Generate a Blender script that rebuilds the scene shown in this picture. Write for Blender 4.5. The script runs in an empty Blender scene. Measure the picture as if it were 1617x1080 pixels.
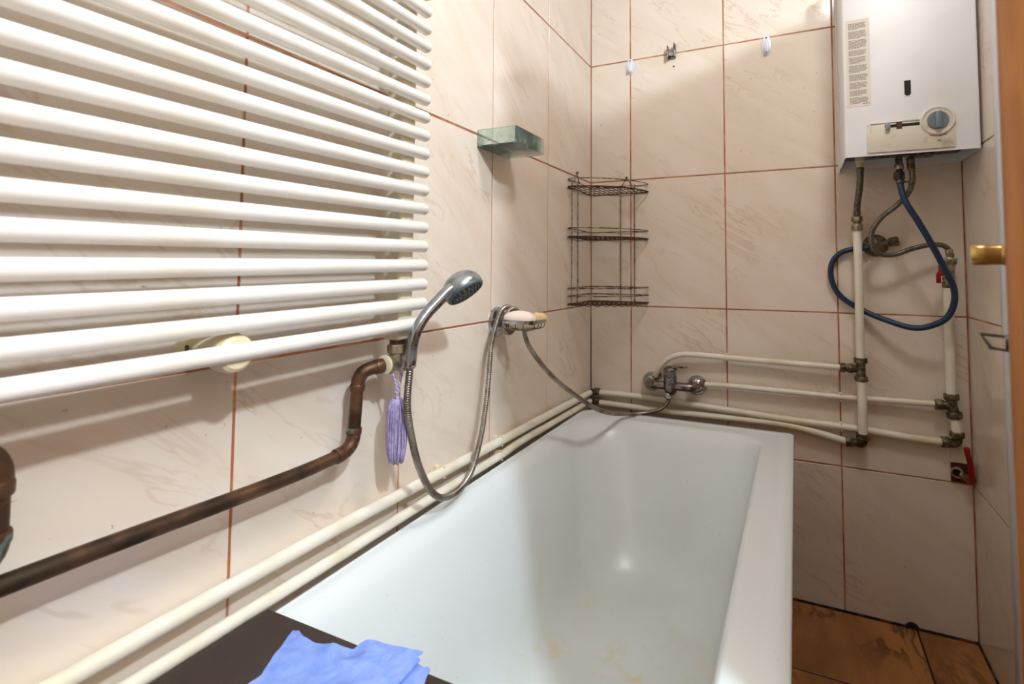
import bpy, bmesh, math, random
from mathutils import Vector, Matrix, noise
random.seed(7)
S = bpy.context.scene
COL = S.collection

# ------------------------------------------------------------------ camera
cam_d = bpy.data.cameras.new('camera'); cam = bpy.data.objects.new('camera', cam_d); COL.objects.link(cam)
yaw, pit, rol = -0.43171602, 0.05118637, 0.00448159
fw = Vector((math.sin(yaw)*math.cos(pit), math.cos(yaw)*math.cos(pit), math.sin(pit)))
r0 = Vector((math.cos(yaw), -math.sin(yaw), 0)); u0 = r0.cross(fw)
rt = r0*math.cos(rol)+u0*math.sin(rol); up = -r0*math.sin(rol)+u0*math.cos(rol)
cam.matrix_world = Matrix.Translation((0.70492, -1.86378, 1.0311)) @ Matrix((rt, up, -fw)).transposed().to_4x4()
cam_d.sensor_fit = 'HORIZONTAL'; cam_d.sensor_width = 36; cam_d.lens = 826.909/1617*36
cam_d.shift_x = (808.5-875.148)/1617; cam_d.shift_y = (383.432-540)/1617
cam_d.clip_start = .02
cam_d.dof.use_dof = True; cam_d.dof.focus_distance = 1.25; cam_d.dof.aperture_fstop = 6.3
S.camera = cam
# ------------------------------------------------------------------ light and exposure
world = bpy.data.worlds.new('world'); S.world = world; world.use_nodes = True
world.node_tree.nodes['Background'].inputs[0].default_value = (1, .93, .86, 1)
world.node_tree.nodes['Background'].inputs[1].default_value = .25
def lamp(name, kind, loc, energy, color, size, rot=(0, 0, 0)):
    l = bpy.data.lights.new(name, kind); l.energy = energy; l.color = color
    if kind == 'AREA':
        l.shape = 'DISK'; l.size = size
    else:
        l.shadow_soft_size = size
    o = bpy.data.objects.new(name, l); o.location = loc; o.rotation_euler = rot; COL.objects.link(o)
    return o
lamp('flash_light', 'POINT', (1.70, -2.10, 2.38), 108, (.745, .875, 1.0), .050)
lamp('ceiling_fill', 'AREA', (1.00, -1.02, 2.34), 8.6, (1.0, .98, .97), .30)  # fill added to brighten the back wall and bath, source unseen
S.view_settings.view_transform = 'Standard'; S.view_settings.look = 'None'
S.view_settings.gamma = 1; S.view_settings.use_curve_mapping = False
S.view_settings.exposure = 0.38

# ------------------------------------------------------------------ materials
def lin(h):
    h = h.lstrip('#'); c = [int(h[i:i+2], 16)/255 for i in (0, 2, 4)]
    return tuple(x/12.92 if x <= .04045 else ((x+.055)/1.055)**2.4 for x in c)+(1,)
def newmat(name):
    m = bpy.data.materials.new(name); m.use_nodes = True
    return m, m.node_tree, m.node_tree.nodes['Principled BSDF']
def mat(name, col, rough=.5, metal=0, col2=None, scale=30, amt=(.4, .7), bump=0, bscale=None, coat=0, detail=4, stretch=(1, 1, 1), dist=0, rough2=None, spec=.5):
    """one surface: base colour, a second colour laid over it by noise, fine bump"""
    m, nt, b = newmat(name); N, L = nt.nodes, nt.links
    b.inputs['Base Color'].default_value = lin(col); b.inputs['Roughness'].default_value = rough
    b.inputs['Metallic'].default_value = metal; b.inputs['Coat Weight'].default_value = coat
    b.inputs['Coat Roughness'].default_value = .08; b.inputs['Specular IOR Level'].default_value = spec
    tc = N.new('ShaderNodeTexCoord'); mp = N.new('ShaderNodeMapping'); mp.inputs['Scale'].default_value = stretch
    L.new(tc.outputs['Object'], mp.inputs['Vector'])
    if col2:
        n = N.new('ShaderNodeTexNoise'); n.inputs['Scale'].default_value = scale; n.inputs['Detail'].default_value = detail
        n.inputs['Distortion'].default_value = dist
        L.new(mp.outputs[0], n.inputs['Vector'])
        r = N.new('ShaderNodeMapRange'); r.inputs[1].default_value, r.inputs[2].default_value = amt
        L.new(n.outputs['Fac'], r.inputs[0])
        x = N.new('ShaderNodeMix'); x.data_type = 'RGBA'; x.inputs[6].default_value = lin(col); x.inputs[7].default_value = lin(col2)
        L.new(r.outputs[0], x.inputs[0]); L.new(x.outputs[2], b.inputs['Base Color'])
        if rough2 is not None:
            q = N.new('ShaderNodeMapRange'); q.inputs[3].default_value = rough; q.inputs[4].default_value = rough2
            L.new(r.outputs[0], q.inputs[0]); L.new(q.outputs[0], b.inputs['Roughness'])
    if bump:
        n = N.new('ShaderNodeTexNoise'); n.inputs['Scale'].default_value = bscale or scale; n.inputs['Detail'].default_value = 3
        L.new(mp.outputs[0], n.inputs['Vector'])
        bp = N.new('ShaderNodeBump'); bp.inputs['Strength'].default_value = bump; bp.inputs['Distance'].default_value = .001
        L.new(n.outputs['Fac'], bp.inputs['Height']); L.new(bp.outputs[0], b.inputs['Normal'])
    return m

def tile_mat(name, base, cloud, vein, rough, floor=False):
    m, nt, b = newmat(name); N, L = nt.nodes, nt.links
    tc = N.new('ShaderNodeTexCoord'); oi = N.new('ShaderNodeObjectInfo')
    ml = N.new('ShaderNodeMath'); ml.operation = 'MULTIPLY'; ml.inputs[1].default_value = 37.0
    L.new(oi.outputs['Random'], ml.inputs[0])
    ad = N.new('ShaderNodeVectorMath'); ad.operation = 'ADD'
    L.new(tc.outputs['Object'], ad.inputs[0]); L.new(ml.outputs[0], ad.inputs[1])
    mp = N.new('ShaderNodeMapping'); mp.vector_type = 'TEXTURE'
    if floor:
        mp.inputs['Rotation'].default_value = (0, 0, math.radians(38)); mp.inputs['Scale'].default_value = (.9, .3, 1)
    else:
        mp.inputs['Rotation'].default_value = (0, math.radians(36), 0); mp.inputs['Scale'].default_value = (.8, 1, .2)
    L.new(ad.outputs[0], mp.inputs['Vector'])
    n1 = N.new('ShaderNodeTexNoise'); n1.inputs['Scale'].default_value = 2.6; n1.inputs['Detail'].default_value = 5; n1.inputs['Distortion'].default_value = .5
    L.new(mp.outputs[0], n1.inputs['Vector'])
    r1 = N.new('ShaderNodeMapRange'); r1.inputs[1].default_value = .35; r1.inputs[2].default_value = .72
    L.new(n1.outputs['Fac'], r1.inputs[0])
    x1 = N.new('ShaderNodeMix'); x1.data_type = 'RGBA'; x1.inputs[6].default_value = lin(base); x1.inputs[7].default_value = lin(cloud)
    L.new(r1.outputs[0], x1.inputs[0])
    # thin veins: where a distorted noise crosses its middle value
    n2 = N.new('ShaderNodeTexNoise'); n2.inputs['Scale'].default_value = 2.4 if not floor else 3.2; n2.inputs['Detail'].default_value = 4; n2.inputs['Distortion'].default_value = .5
    n2.inputs['Roughness'].default_value = .6
    L.new(mp.outputs[0], n2.inputs['Vector'])
    s = N.new('ShaderNodeMath'); s.operation = 'SUBTRACT'; s.inputs[1].default_value = .5; L.new(n2.outputs['Fac'], s.inputs[0])
    a = N.new('ShaderNodeMath'); a.operation = 'ABSOLUTE'; L.new(s.outputs[0], a.inputs[0])
    r2 = N.new('ShaderNodeMapRange'); r2.inputs[1].default_value = 0; r2.inputs[2].default_value = .022 if not floor else .05; r2.inputs[3].default_value = .30 if not floor else .75; r2.inputs[4].default_value = 0
    L.new(a.outputs[0], r2.inputs[0])
    n3 = N.new('ShaderNodeTexNoise'); n3.inputs['Scale'].default_value = 4; L.new(ad.outputs[0], n3.inputs['Vector'])
    r3 = N.new('ShaderNodeMapRange'); r3.inputs[1].default_value = .45; r3.inputs[2].default_value = .65; L.new(n3.outputs['Fac'], r3.inputs[0])
    mm = N.new('ShaderNodeMath'); mm.operation = 'MULTIPLY'; L.new(r2.outputs[0], mm.inputs[0]); L.new(r3.outputs[0], mm.inputs[1])
    x2 = N.new('ShaderNodeMix'); x2.data_type = 'RGBA'; x2.inputs[7].default_value = lin(vein)
    L.new(mm.outputs[0], x2.inputs[0]); L.new(x1.outputs[2], x2.inputs[6])
    # small dirt specks
    v = N.new('ShaderNodeTexNoise'); v.inputs['Scale'].default_value = 95; v.inputs['Detail'].default_value = 2; L.new(ad.outputs[0], v.inputs['Vector'])
    rv = N.new('ShaderNodeMapRange'); rv.inputs[1].default_value = .735; rv.inputs[2].default_value = .80; rv.inputs[4].default_value = .6; L.new(v.outputs['Fac'], rv.inputs[0])
    x3 = N.new('ShaderNodeMix'); x3.data_type = 'RGBA'; x3.inputs[7].default_value = lin('#6b4a2c' if not floor else '#1c120a')
    L.new(rv.outputs[0], x3.inputs[0]); L.new(x2.outputs[2], x3.inputs[6]); L.new(x3.outputs[2], b.inputs['Base Color'])
    b.inputs['Roughness'].default_value = rough
    bp = N.new('ShaderNodeBump'); bp.inputs['Strength'].default_value = .12; bp.inputs['Distance'].default_value = .002
    L.new(n1.outputs['Fac'], bp.inputs['Height']); L.new(bp.outputs[0], b.inputs['Normal'])
    return m
M = {}
M['tile'] = tile_mat('wall_tile', '#e9ddcf', '#e1d2bf', '#b58768', .14)
M['floor_tile'] = tile_mat('floor_tile', '#b87c44', '#8a5529', '#40220f', .22, True)
M['grout'] = mat('grout', '#a5623f', .9, col2='#c78f6c', scale=14, amt=(.45, .62), bump=.3, bscale=300)
M['floor_grout'] = mat('floor_grout', '#2b1a10', .9)
M['mould'] = mat('mould_joint', '#1d1510', .9, col2='#6a3d22', scale=20, amt=(.5, .6))
M['corner_joint'] = mat('corner_joint', '#b06a44', .9)
def joint_dirt():
    m = M['corner_joint']; nt = m.node_tree; N, L = nt.nodes, nt.links; b = N['Principled BSDF']
    tc = N.new('ShaderNodeTexCoord'); sp = N.new('ShaderNodeSeparateXYZ'); L.new(tc.outputs['Object'], sp.inputs[0])
    cr = N.new('ShaderNodeValToRGB'); L.new(sp.outputs['Z'], cr.inputs[0]); e = cr.color_ramp.elements
    # black sealant low down and again high up, bare orange grout between
    dark, org = lin('#2b2522'), lin('#b06a44')
    e[0].position = 0; e[0].color = dark; e[1].position = .84; e[1].color = dark
    for p, c in ((.86, org), (.999, org)):
        q = e.new(p); q.color = c
    L.new(cr.outputs[0], b.inputs['Base Color'])
joint_dirt()
M['beige'] = mat('beige_plaster', '#a08c78', .9)
M['plaster'] = mat('plaster', '#efe9e0', .9, bump=.2, bscale=200)
M['enamel_warm'] = mat('radiator_enamel', '#f3f0e9', .28, col2='#e6dfcd', scale=9, amt=(.5, .8))
M['enamel_old'] = mat('yellowed_enamel', '#e6ddc9', .35, col2='#d8cbaa', scale=22, amt=(.4, .7))
M['pipe_paint'] = mat('painted_pipe', '#ece7da', .38, col2='#ddd2b4', scale=11, amt=(.42, .72), bump=.25, bscale=60)
M['plastic_cream'] = mat('cream_plastic', '#e4d8b4', .35)
M['copper'] = mat('tarnished_copper', '#6c4d38', .45, .7, '#3a2d20', 26, (.42, .62), rough2=.6, stretch=(1, .6, 1))
M['verdigris'] = mat('verdigris_copper', '#5b3a28', .5, .6, '#6f8a80', 60, (.5, .6), rough2=.8)
M['brass'] = mat('dirty_brass', '#a89c84', .34, .7, '#6a5c44', 60, (.45, .65), rough2=.65)
M['brass_dark'] = mat('grimy_brass_fitting', '#7f7258', .42, .65, '#4b4534', 70, (.4, .6), rough2=.7)
M['brass_gold'] = mat('polished_brass', '#bfa063', .3, .85, '#9c7c44', 18, (.4, .7))
M['chrome'] = mat('chrome', '#b9bec2', .14, 1.0, '#6c6f70', 38, (.55, .75), rough2=.4)
M['chrome_grey'] = mat('dulled_chrome', '#a4abb0', .27, .8, '#868c90', 40, (.4, .7))
M['chrome_worn'] = mat('worn_chrome', '#8f8d8a', .24, .95, '#5d4436', 50, (.48, .62), rough2=.6)
M['hose_metal'] = mat('hose_metal', '#a8a198', .36, .9, '#75695b', 26, (.4, .7))
M['grey_plastic'] = mat('dark_green_grey_plastic', '#47575a', .35)
M['nozzle'] = mat('nozzle_rubber', '#15191a', .6)
M['glass'] = None
M['wire'] = mat('rusty_wire', '#93826f', .5, .4, '#3a2012', 55, (.45, .6), rough2=.85)
M['wire_rust'] = mat('rusty_wire_base', '#5a4434', .75, .3, '#3a2518', 60, (.4, .6))
M['white_plastic'] = mat('white_plastic', '#dfe3ee', .25, coat=.3)
M['boiler'] = mat('white_sheet_enamel', '#e8eaed', .38, col2='#dfdfdd', scale=6, amt=(.5, .8))
M['panel'] = mat('ivory_plastic', '#ddd8c8', .4, col2='#bdb39a', scale=26, amt=(.58, .75))
M['sticker'] = mat('paper_label', '#e6e0d4', .6)
M['ink'] = mat('ink_print', '#6d6a66', .8)
M['black'] = mat('black_hollow', '#050505', .7)
M['dial'] = mat('blue_grey_plastic', '#748088', .4)
M['dial_light'] = mat('pale_grey_plastic', '#8d989c', .4)
M['red'] = mat('red_paint', '#a01010', .35, col2='#7a0b0b', scale=60)
M['red_print'] = mat('red_print', '#a84a4a', .6)
M['blue_print'] = mat('dark_print', '#3b3a4c', .6)
M['blue_hose'] = mat('blue_rubber_hose', '#11324f', .42, col2='#0d2740', scale=60)
M['braid'] = mat('braided_steel', '#8b857a', .38, .75, '#4b463d', 420, (.4, .6), rough2=.5)
M['tub'] = None
M['board'] = mat('dark_wood_laminate', '#3a2a27', .5, col2='#271b19', scale=60, amt=(.35, .7), stretch=(1, 8, 1), bump=.15, bscale=200)
M['board_edge'] = mat('reddish_board_edge', '#5c2c18', .6)
M['cloth'] = mat('blue_wipe', '#8aa3e6', .9, col2='#7391de', scale=60, amt=(.35, .7), bump=1.0, bscale=230)
M['lilac'] = mat('lilac_thread', '#b9abcf', .85, col2='#988abb', bump=.5, bscale=500, scale=120, amt=(.4, .65))
M['lilac_pale'] = mat('pale_lilac_thread', '#d6c6e6', .8)
M['soap_pink'] = mat('pale_pink_soap', '#f3dfd2', .35, coat=.2)
M['soap_yellow'] = mat('yellow_soap', '#e3cb92', .45)
M['sponge'] = mat('ivory_soap_remnant', '#dccd9f', .7, col2='#b79a5c', scale=60)
M['white_paint'] = mat('white_door_frame_paint', '#dcdde2', .4)
M['wood'] = mat('orange_wood', '#96602f', .38, col2='#7c4a20', scale=7, amt=(.35, .68), stretch=(9, 9, .9), dist=.6, coat=.2)
M['iron'] = mat('dull_steel', '#6e6a64', .4, .8, '#3d3833', 70)
M['rust'] = mat('rusty_hollow', '#5a2414', .9, col2='#2e130b', scale=60)
M['lamp_glass'] = mat('opal_glass', '#f4efe6', .3)

def glass_mat():
    m, nt, b = newmat('green_glass'); N, L = nt.nodes, nt.links
    tr = N.new('ShaderNodeBsdfTransparent'); tr.inputs[0].default_value = (.92, .98, .97, 1)
    gl = N.new('ShaderNodeBsdfGlossy'); gl.inputs['Roughness'].default_value = .05
    df = N.new('ShaderNodeBsdfDiffuse')
    tc = N.new('ShaderNodeTexCoord'); n = N.new('ShaderNodeTexNoise'); n.inputs['Scale'].default_value = 24; n.inputs['Detail'].default_value = 6; n.inputs['Roughness'].default_value = .7
    L.new(tc.outputs['Object'], n.inputs['Vector'])
    r = N.new('ShaderNodeMapRange'); r.inputs[1].default_value = .46; r.inputs[2].default_value = .66; r.inputs[3].default_value = .12; r.inputs[4].default_value = .46; L.new(n.outputs['Fac'], r.inputs[0])
    x = N.new('ShaderNodeMix'); x.data_type = 'RGBA'; x.inputs[6].default_value = lin('#b4ece4'); x.inputs[7].default_value = lin('#dcdcb8')
    L.new(r.outputs[0], x.inputs[0]); L.new(x.outputs[2], df.inputs[0])
    tl = N.new('ShaderNodeBsdfTranslucent'); L.new(x.outputs[2], tl.inputs[0]); dm = N.new('ShaderNodeMixShader'); L.new(df.outputs[0], dm.inputs[1]); L.new(tl.outputs[0], dm.inputs[2])
    m1 = N.new('ShaderNodeMixShader'); L.new(r.outputs[0], m1.inputs[0]); L.new(tr.outputs[0], m1.inputs[1]); L.new(dm.outputs[0], m1.inputs[2])
    fr = N.new('ShaderNodeFresnel'); fr.inputs[0].default_value = 1.5
    m2 = N.new('ShaderNodeMixShader'); L.new(fr.outputs[0], m2.inputs[0]); L.new(m1.outputs[0], m2.inputs[1]); L.new(gl.outputs[0], m2.inputs[2])
    L.new(m2.outputs[0], N['Material Output'].inputs['Surface'])
    return m
M['glass'] = glass_mat()
def tub_mat():
    m, nt, b = newmat('bath_enamel'); N, L = nt.nodes, nt.links
    tc = N.new('ShaderNodeTexCoord'); ge = N.new('ShaderNodeNewGeometry'); sp = N.new('ShaderNodeSeparateXYZ'); L.new(tc.outputs['Object'], sp.inputs[0])
    # grey-green wear in large clouds, only inside the basin
    n = N.new('ShaderNodeTexNoise'); n.inputs['Scale'].default_value = 4.5; n.inputs['Detail'].default_value = 2.5; n.inputs['Roughness'].default_value = .5; L.new(tc.outputs['Object'], n.inputs['Vector'])
    r = N.new('ShaderNodeMapRange'); r.inputs[1].default_value = .12; r.inputs[2].default_value = .92; r.inputs[4].default_value = .95; L.new(n.outputs['Fac'], r.inputs[0])
    zz = N.new('ShaderNodeMapRange'); zz.interpolation_type = 'SMOOTHSTEP'; zz.inputs[1].default_value = .54; zz.inputs[2].default_value = .24; L.new(sp.outputs['Z'], zz.inputs[0])
    mu = N.new('ShaderNodeMath'); mu.operation = 'MULTIPLY'; L.new(r.outputs[0], mu.inputs[0]); L.new(zz.outputs[0], mu.inputs[1])
    x = N.new('ShaderNodeMix'); x.data_type = 'RGBA'; x.inputs[6].default_value = lin('#e0e7e9'); x.inputs[7].default_value = lin('#c9cdc6')
    L.new(mu.outputs[0], x.inputs[0])
    # yellow stains on the bottom
    n2 = N.new('ShaderNodeTexNoise'); n2.inputs['Scale'].default_value = 17; n2.inputs['Detail'].default_value = 5; n2.inputs['Roughness'].default_value = .6; L.new(tc.outputs['Object'], n2.inputs['Vector'])
    r2 = N.new('ShaderNodeMapRange'); r2.interpolation_type = 'SMOOTHSTEP'; r2.inputs[1].default_value = .50; r2.inputs[2].default_value = .78; r2.inputs[4].default_value = .75; L.new(n2.outputs['Fac'], r2.inputs[0])
    z2 = N.new('ShaderNodeMapRange'); z2.inputs[1].default_value = .26; z2.inputs[2].default_value = .19; L.new(sp.outputs['Z'], z2.inputs[0])
    y2 = N.new('ShaderNodeMapRange'); y2.inputs[1].default_value = -.52; y2.inputs[2].default_value = -.66; L.new(sp.outputs['Y'], y2.inputs[0])
    m2 = N.new('ShaderNodeMath'); m2.operation = 'MULTIPLY'; L.new(r2.outputs[0], m2.inputs[0]); L.new(z2.outputs[0], m2.inputs[1])
    m3 = N.new('ShaderNodeMath'); m3.operation = 'MULTIPLY'; L.new(m2.outputs[0], m3.inputs[0]); L.new(y2.outputs[0], m3.inputs[1])
    x2 = N.new('ShaderNodeMix'); x2.data_type = 'RGBA'; x2.inputs[7].default_value = lin('#d9c68c'); L.new(m3.outputs[0], x2.inputs[0]); L.new(x.outputs[2], x2.inputs[6])
    # dark specks
    n3 = N.new('ShaderNodeTexNoise'); n3.inputs['Scale'].default_value = 240; n3.inputs['Detail'].default_value = 1; L.new(tc.outputs['Object'], n3.inputs['Vector'])
    r3 = N.new('ShaderNodeMapRange'); r3.inputs[1].default_value = .77; r3.inputs[2].default_value = .82; r3.inputs[4].default_value = .6; L.new(n3.outputs['Fac'], r3.inputs[0])
    x3 = N.new('ShaderNodeMix'); x3.data_type = 'RGBA'; x3.inputs[7].default_value = lin('#57594e'); L.new(r3.outputs[0], x3.inputs[0]); L.new(x2.outputs[2], x3.inputs[6])
    L.new(x3.outputs[2], b.inputs['Base Color'])
    q = N.new('ShaderNodeMapRange'); b.inputs['Roughness'].default_value = .30
    return m
M['tub'] = tub_mat()

# ------------------------------------------------------------------ mesh helpers
def wpos(o):
    p = Vector((0, 0, 0))
    while o is not None:
        p += Vector(o.location); o = o.parent
    return p
def obj(name, geo, m, parent=None, smooth=True, loc=None, sharp=35):
    """link one mesh object; geo = (verts, faces) in world coordinates"""
    v, f = geo
    base = wpos(parent) if parent is not None else Vector((0, 0, 0))
    l = Vector(loc) if loc is not None else base
    me = bpy.data.meshes.new(name); me.from_pydata([tuple(Vector(p)-l) for p in v], [], f)
    bm = bmesh.new(); bm.from_mesh(me); bmesh.ops.recalc_face_normals(bm, faces=bm.faces); bm.to_mesh(me); bm.free()
    me.materials.append(m)
    if smooth:
        me.polygons.foreach_set('use_smooth', [True]*len(me.polygons)); me.set_sharp_from_angle(angle=math.radians(sharp))
    o = bpy.data.objects.new(name, me); COL.objects.link(o)
    o.location = l-base
    if parent is not None: o.parent = parent
    return o
def thing(name, label, cat, loc=(0, 0, 0), group=None):
    o = bpy.data.objects.new(name, None); COL.objects.link(o); o.location = loc; o.empty_display_size = .05
    return tag(o, label, cat, group)
def tag(o, label, cat, group=None):
    o['label'] = label; o['category'] = cat
    if group: o['group'] = group
    return o
def struct(o, label=None, cat=None):
    o['kind'] = 'structure'
    if label: o['label'] = label
    if cat: o['category'] = cat
    return o
def join(*geos):
    v, f = [], []
    for a, b in geos:
        n = len(v); v += list(a); f += [tuple(i+n for i in q) for q in b]
    return v, f
def box(x0, x1, y0, y1, z0, z1, bev=0, seg=2):
    bm = bmesh.new(); bmesh.ops.create_cube(bm, size=1)
    for q in bm.verts:
        q.co = Vector((x0+(q.co.x+.5)*(x1-x0), y0+(q.co.y+.5)*(y1-y0), z0+(q.co.z+.5)*(z1-z0)))
    if bev: bmesh.ops.bevel(bm, geom=list(bm.edges), offset=bev, segments=seg, profile=.5, affect='EDGES')
    return out(bm)
def out(bm):
    bm.verts.index_update(); r = [tuple(q.co) for q in bm.verts], [tuple(q.index for q in p.verts) for p in bm.faces]; bm.free(); return r
def xf(geo, m): return [tuple(m @ Vector(p)) for p in geo[0]], geo[1]
def spline(P, step, closed=False):
    """Catmull-Rom through P, resampled at about STEP"""
    P = [Vector(p) for p in P]; n = len(P); o = []
    if n == 2:
        k = max(1, int((P[1]-P[0]).length/step)); return [P[0].lerp(P[1], i/k) for i in range(k+1)]
    rng = range(n if closed else n-1)
    for i in rng:
        if closed: a, b, c, d = P[(i-1) % n], P[i], P[(i+1) % n], P[(i+2) % n]
        else: a, b, c, d = P[max(i-1, 0)], P[i], P[i+1], P[min(i+2, n-1)]
        ta = max((b-a).length, 1e-4)**.5; tb = max((c-b).length, 1e-4)**.5; tc = max((d-c).length, 1e-4)**.5
        m1 = ((b-a)/ta-(c-a)/(ta+tb)+(c-b)/tb)*tb if (b-a).length > 1e-6 else (c-b)
        m2 = ((c-b)/tb-(d-b)/(tb+tc)+(d-c)/tc)*tb if (d-c).length > 1e-6 else (c-b)
        k = 24
        for j in range(k):
            t = j/k; t2, t3 = t*t, t*t*t
            o.append(b*(2*t3-3*t2+1)+m1*(t3-2*t2+t)+c*(-2*t3+3*t2)+m2*(t3-t2))
    o.append(P[0] if closed else P[-1])
    L = [0]
    for i in range(1, len(o)): L.append(L[-1]+(o[i]-o[i-1]).length)
    k = max(2, round(L[-1]/step)); r = []; j = 0
    for i in range(k+(0 if closed else 1)):
        s = L[-1]*i/k
        while j < len(L)-2 and L[j+1] < s: j += 1
        d = L[j+1]-L[j]; r.append(o[j].lerp(o[j+1], (s-L[j])/d if d > 0 else 0))
    return r
def sweep(P, r, seg=12, closed=False, flat=None):
    """tube through the given points; r a number or a function of index; flat = (a, b, up) for a flat band"""
    v, f = [], []; n = len(P); T = []
    for i in range(n):
        a = P[(i-1) % n] if closed else P[max(i-1, 0)]; b = P[(i+1) % n] if closed else P[min(i+1, n-1)]
        T.append((b-a).normalized())
    u = T[0].orthogonal().normalized()
    for i in range(n):
        u = (u-T[i]*u.dot(T[i])).normalized(); w = T[i].cross(u)
        if flat:
            uu = Vector(flat[2]); uu = (uu-T[i]*uu.dot(T[i])).normalized(); ww = T[i].cross(uu)
            for s_, t_ in ((1, 1), (1, -1), (-1, -1), (-1, 1)): v.append(tuple(P[i]+uu*flat[0]*s_+ww*flat[1]*t_))
        else:
            R = r(i) if callable(r) else r
            for k in range(seg):
                t = 2*math.pi*k/seg; v.append(tuple(P[i]+(u*math.cos(t)+w*math.sin(t))*R))
    if flat: seg = 4
    for i in range(n if closed else n-1):
        for k in range(seg):
            a = i*seg+k; b = i*seg+(k+1) % seg; c = ((i+1) % n)*seg
            f.append((a, b, c+(k+1) % seg, c+k))
    if not closed:
        f.append(tuple(range(seg))[::-1]); f.append(tuple((n-1)*seg+k for k in range(seg)))
    return v, f
def tube(P, r, step=.012, seg=12, closed=False): return sweep(spline(P, step, closed), r, seg, closed)
def rod(a, b, r, seg=12): return sweep([Vector(a), Vector(b)], r, seg)
def lathe(o, axis, prof, seg=24, ref=None, sx=1.0):
    """revolve prof [(radius, height)] about AXIS through O"""
    o = Vector(o); a = Vector(axis).normalized(); u = (Vector(ref) if ref else a.orthogonal()); u = (u-a*u.dot(a)).normalized(); w = a.cross(u)
    v, f = [], []
    for r, h in prof:
        for k in range(seg):
            t = 2*math.pi*k/seg; v.append(tuple(o+a*h+u*(math.cos(t)*r*sx)+w*(math.sin(t)*r)))
    n = len(prof)
    for i in range(n-1):
        for k in range(seg):
            f.append((i*seg+k, i*seg+(k+1) % seg, (i+1)*seg+(k+1) % seg, (i+1)*seg+k))
    if prof[0][0] > 1e-6: f.append(tuple(range(seg))[::-1])
    if prof[-1][0] > 1e-6: f.append(tuple((n-1)*seg+k for k in range(seg)))
    return v, f
def hexnut(a, b, r):
    a, b = Vector(a), Vector(b); h = (b-a).length
    return lathe(a, b-a, [(r*.9, 0), (r, h*.12), (r, h*.88), (r*.9, h)], 6)
def collar(a, b, r, lip=.15):
    a, b = Vector(a), Vector(b); h = (b-a).length
    return lathe(a, b-a, [(r*(1-lip), 0), (r, h*.15), (r, h*.85), (r*(1-lip), h)], 18)
def arc(c, u, w, r, a0, a1, n=10):
    c, u, w = Vector(c), Vector(u), Vector(w)
    return [c+u*math.cos(math.radians(a0+(a1-a0)*i/n))*r+w*math.sin(math.radians(a0+(a1-a0)*i/n))*r for i in range(n+1)]

# ------------------------------------------------------------------ room shell with single tiles
ZL = [0.0, .4305, .9, 1.3627, 1.8137, 2.268, 2.5]
XB = [0.0, .1561, .4899, .8236, 1.1495]
YL = [0.0, -.3813, -.715, -1.0488, -1.3825, -1.7162, -2.05, -2.384, -2.62]
H = 2.5; XR = 1.1495; G = .0042; YF = -2.62
tile_cache = {}
def tile_mesh(w, h, t=.006, m=None):
    k = (round(w, 4), round(h, 4), m.name)
    if k not in tile_cache:
        v, f = box(-w/2, w/2, -t, 0, -h/2, h/2)
        bm = bmesh.new(); me = bpy.data.meshes.new('tile'); me.from_pydata(v, [], f); bm.from_mesh(me)
        e = [x for x in bm.edges if all(q.co.y < -t/2 for q in x.verts)]
        bmesh.ops.bevel(bm, geom=e, offset=.0011, segments=1, affect='EDGES')
        bmesh.ops.recalc_face_normals(bm, faces=bm.faces); bm.to_mesh(me); bm.free(); me.materials.append(m)
        tile_cache[k] = me
    return tile_cache[k]
def put_tile(parent, x, y, z, w, h, rz, m, name='tile', tilt=.0022):
    o = bpy.data.objects.new(name, tile_mesh(w, h, .006, m)); COL.objects.link(o)
    o.parent = parent; o.location = Vector((x, y, z))-wpos(parent)
    o.rotation_euler = (random.uniform(-tilt, tilt), 0, rz+random.uniform(-tilt, tilt)); return o
# back wall: grout face 1.5 mm behind the tile faces (tile face at y = 0)
wb = struct(obj('wall_back', box(-.12, XR+.12, .0015, .12, -.05, H), M['grout'], loc=(0, 0, 0), smooth=False), 'cream marbled tiled back wall behind the bath', 'wall')
for i in range(len(XB)-1):
    for j in range(len(ZL)-1):
        x0, x1, z0, z1 = XB[i], XB[i+1], ZL[j], ZL[j+1]
        a, b = (.0015 if i == 0 else G/2), G/2
        if i == 3 and j == 1:      # tile cut out round the stop cock in the corner
            cx = 1.098; cz = .4865
            for (p, q, r_, s_) in ((x0, cx, z0, z1), (cx, x1, cz, z1)):
                aa = a if p == x0 else -.0; bb = b if q == x1 else 0
                lo = G/2 if r_ == z0 else 0
                put_tile(wb, (p+aa+q-bb)/2, .006, (r_+lo+s_-G/2)/2, q-bb-p-aa, s_-G/2-r_-lo, 0, M['tile'], tilt=0)
            continue
        put_tile(wb, (x0+a+x1-b)/2, .006, (z0+z1)/2, x1-x0-a-b, z1-z0-G, 0, M['tile'])
wl = struct(obj('wall_left', box(-.12, -.0015, YF-.1, .12, -.05, H), M['grout'], loc=(0, 0, 0), smooth=False), 'cream marbled tiled left wall carrying the radiator', 'wall')
for i in range(len(YL)-1):
    for j in range(len(ZL)-1):
        y0, y1, z0, z1 = YL[i+1], YL[i], ZL[j], ZL[j+1]
        a = .002 if i == 0 else G/2
        put_tile(wl, -.006, (y0+G/2+y1-a)/2, (z0+z1)/2, y1-y0-a-G/2, z1-z0-G, math.pi/2, M['tile'])
XW = 2.35; YF = -2.62      # the room opens out to the right of the door frame
wr = struct(obj('wall_right', join(box(XR+.0015, XW, -.300, .12, -.05, H), box(XW, XW+.1, YF-.1, .12, -.05, H)),
                M['grout'], loc=(XR, 0, 0), smooth=False), 'narrow tiled right wall beside the door', 'wall')
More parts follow.
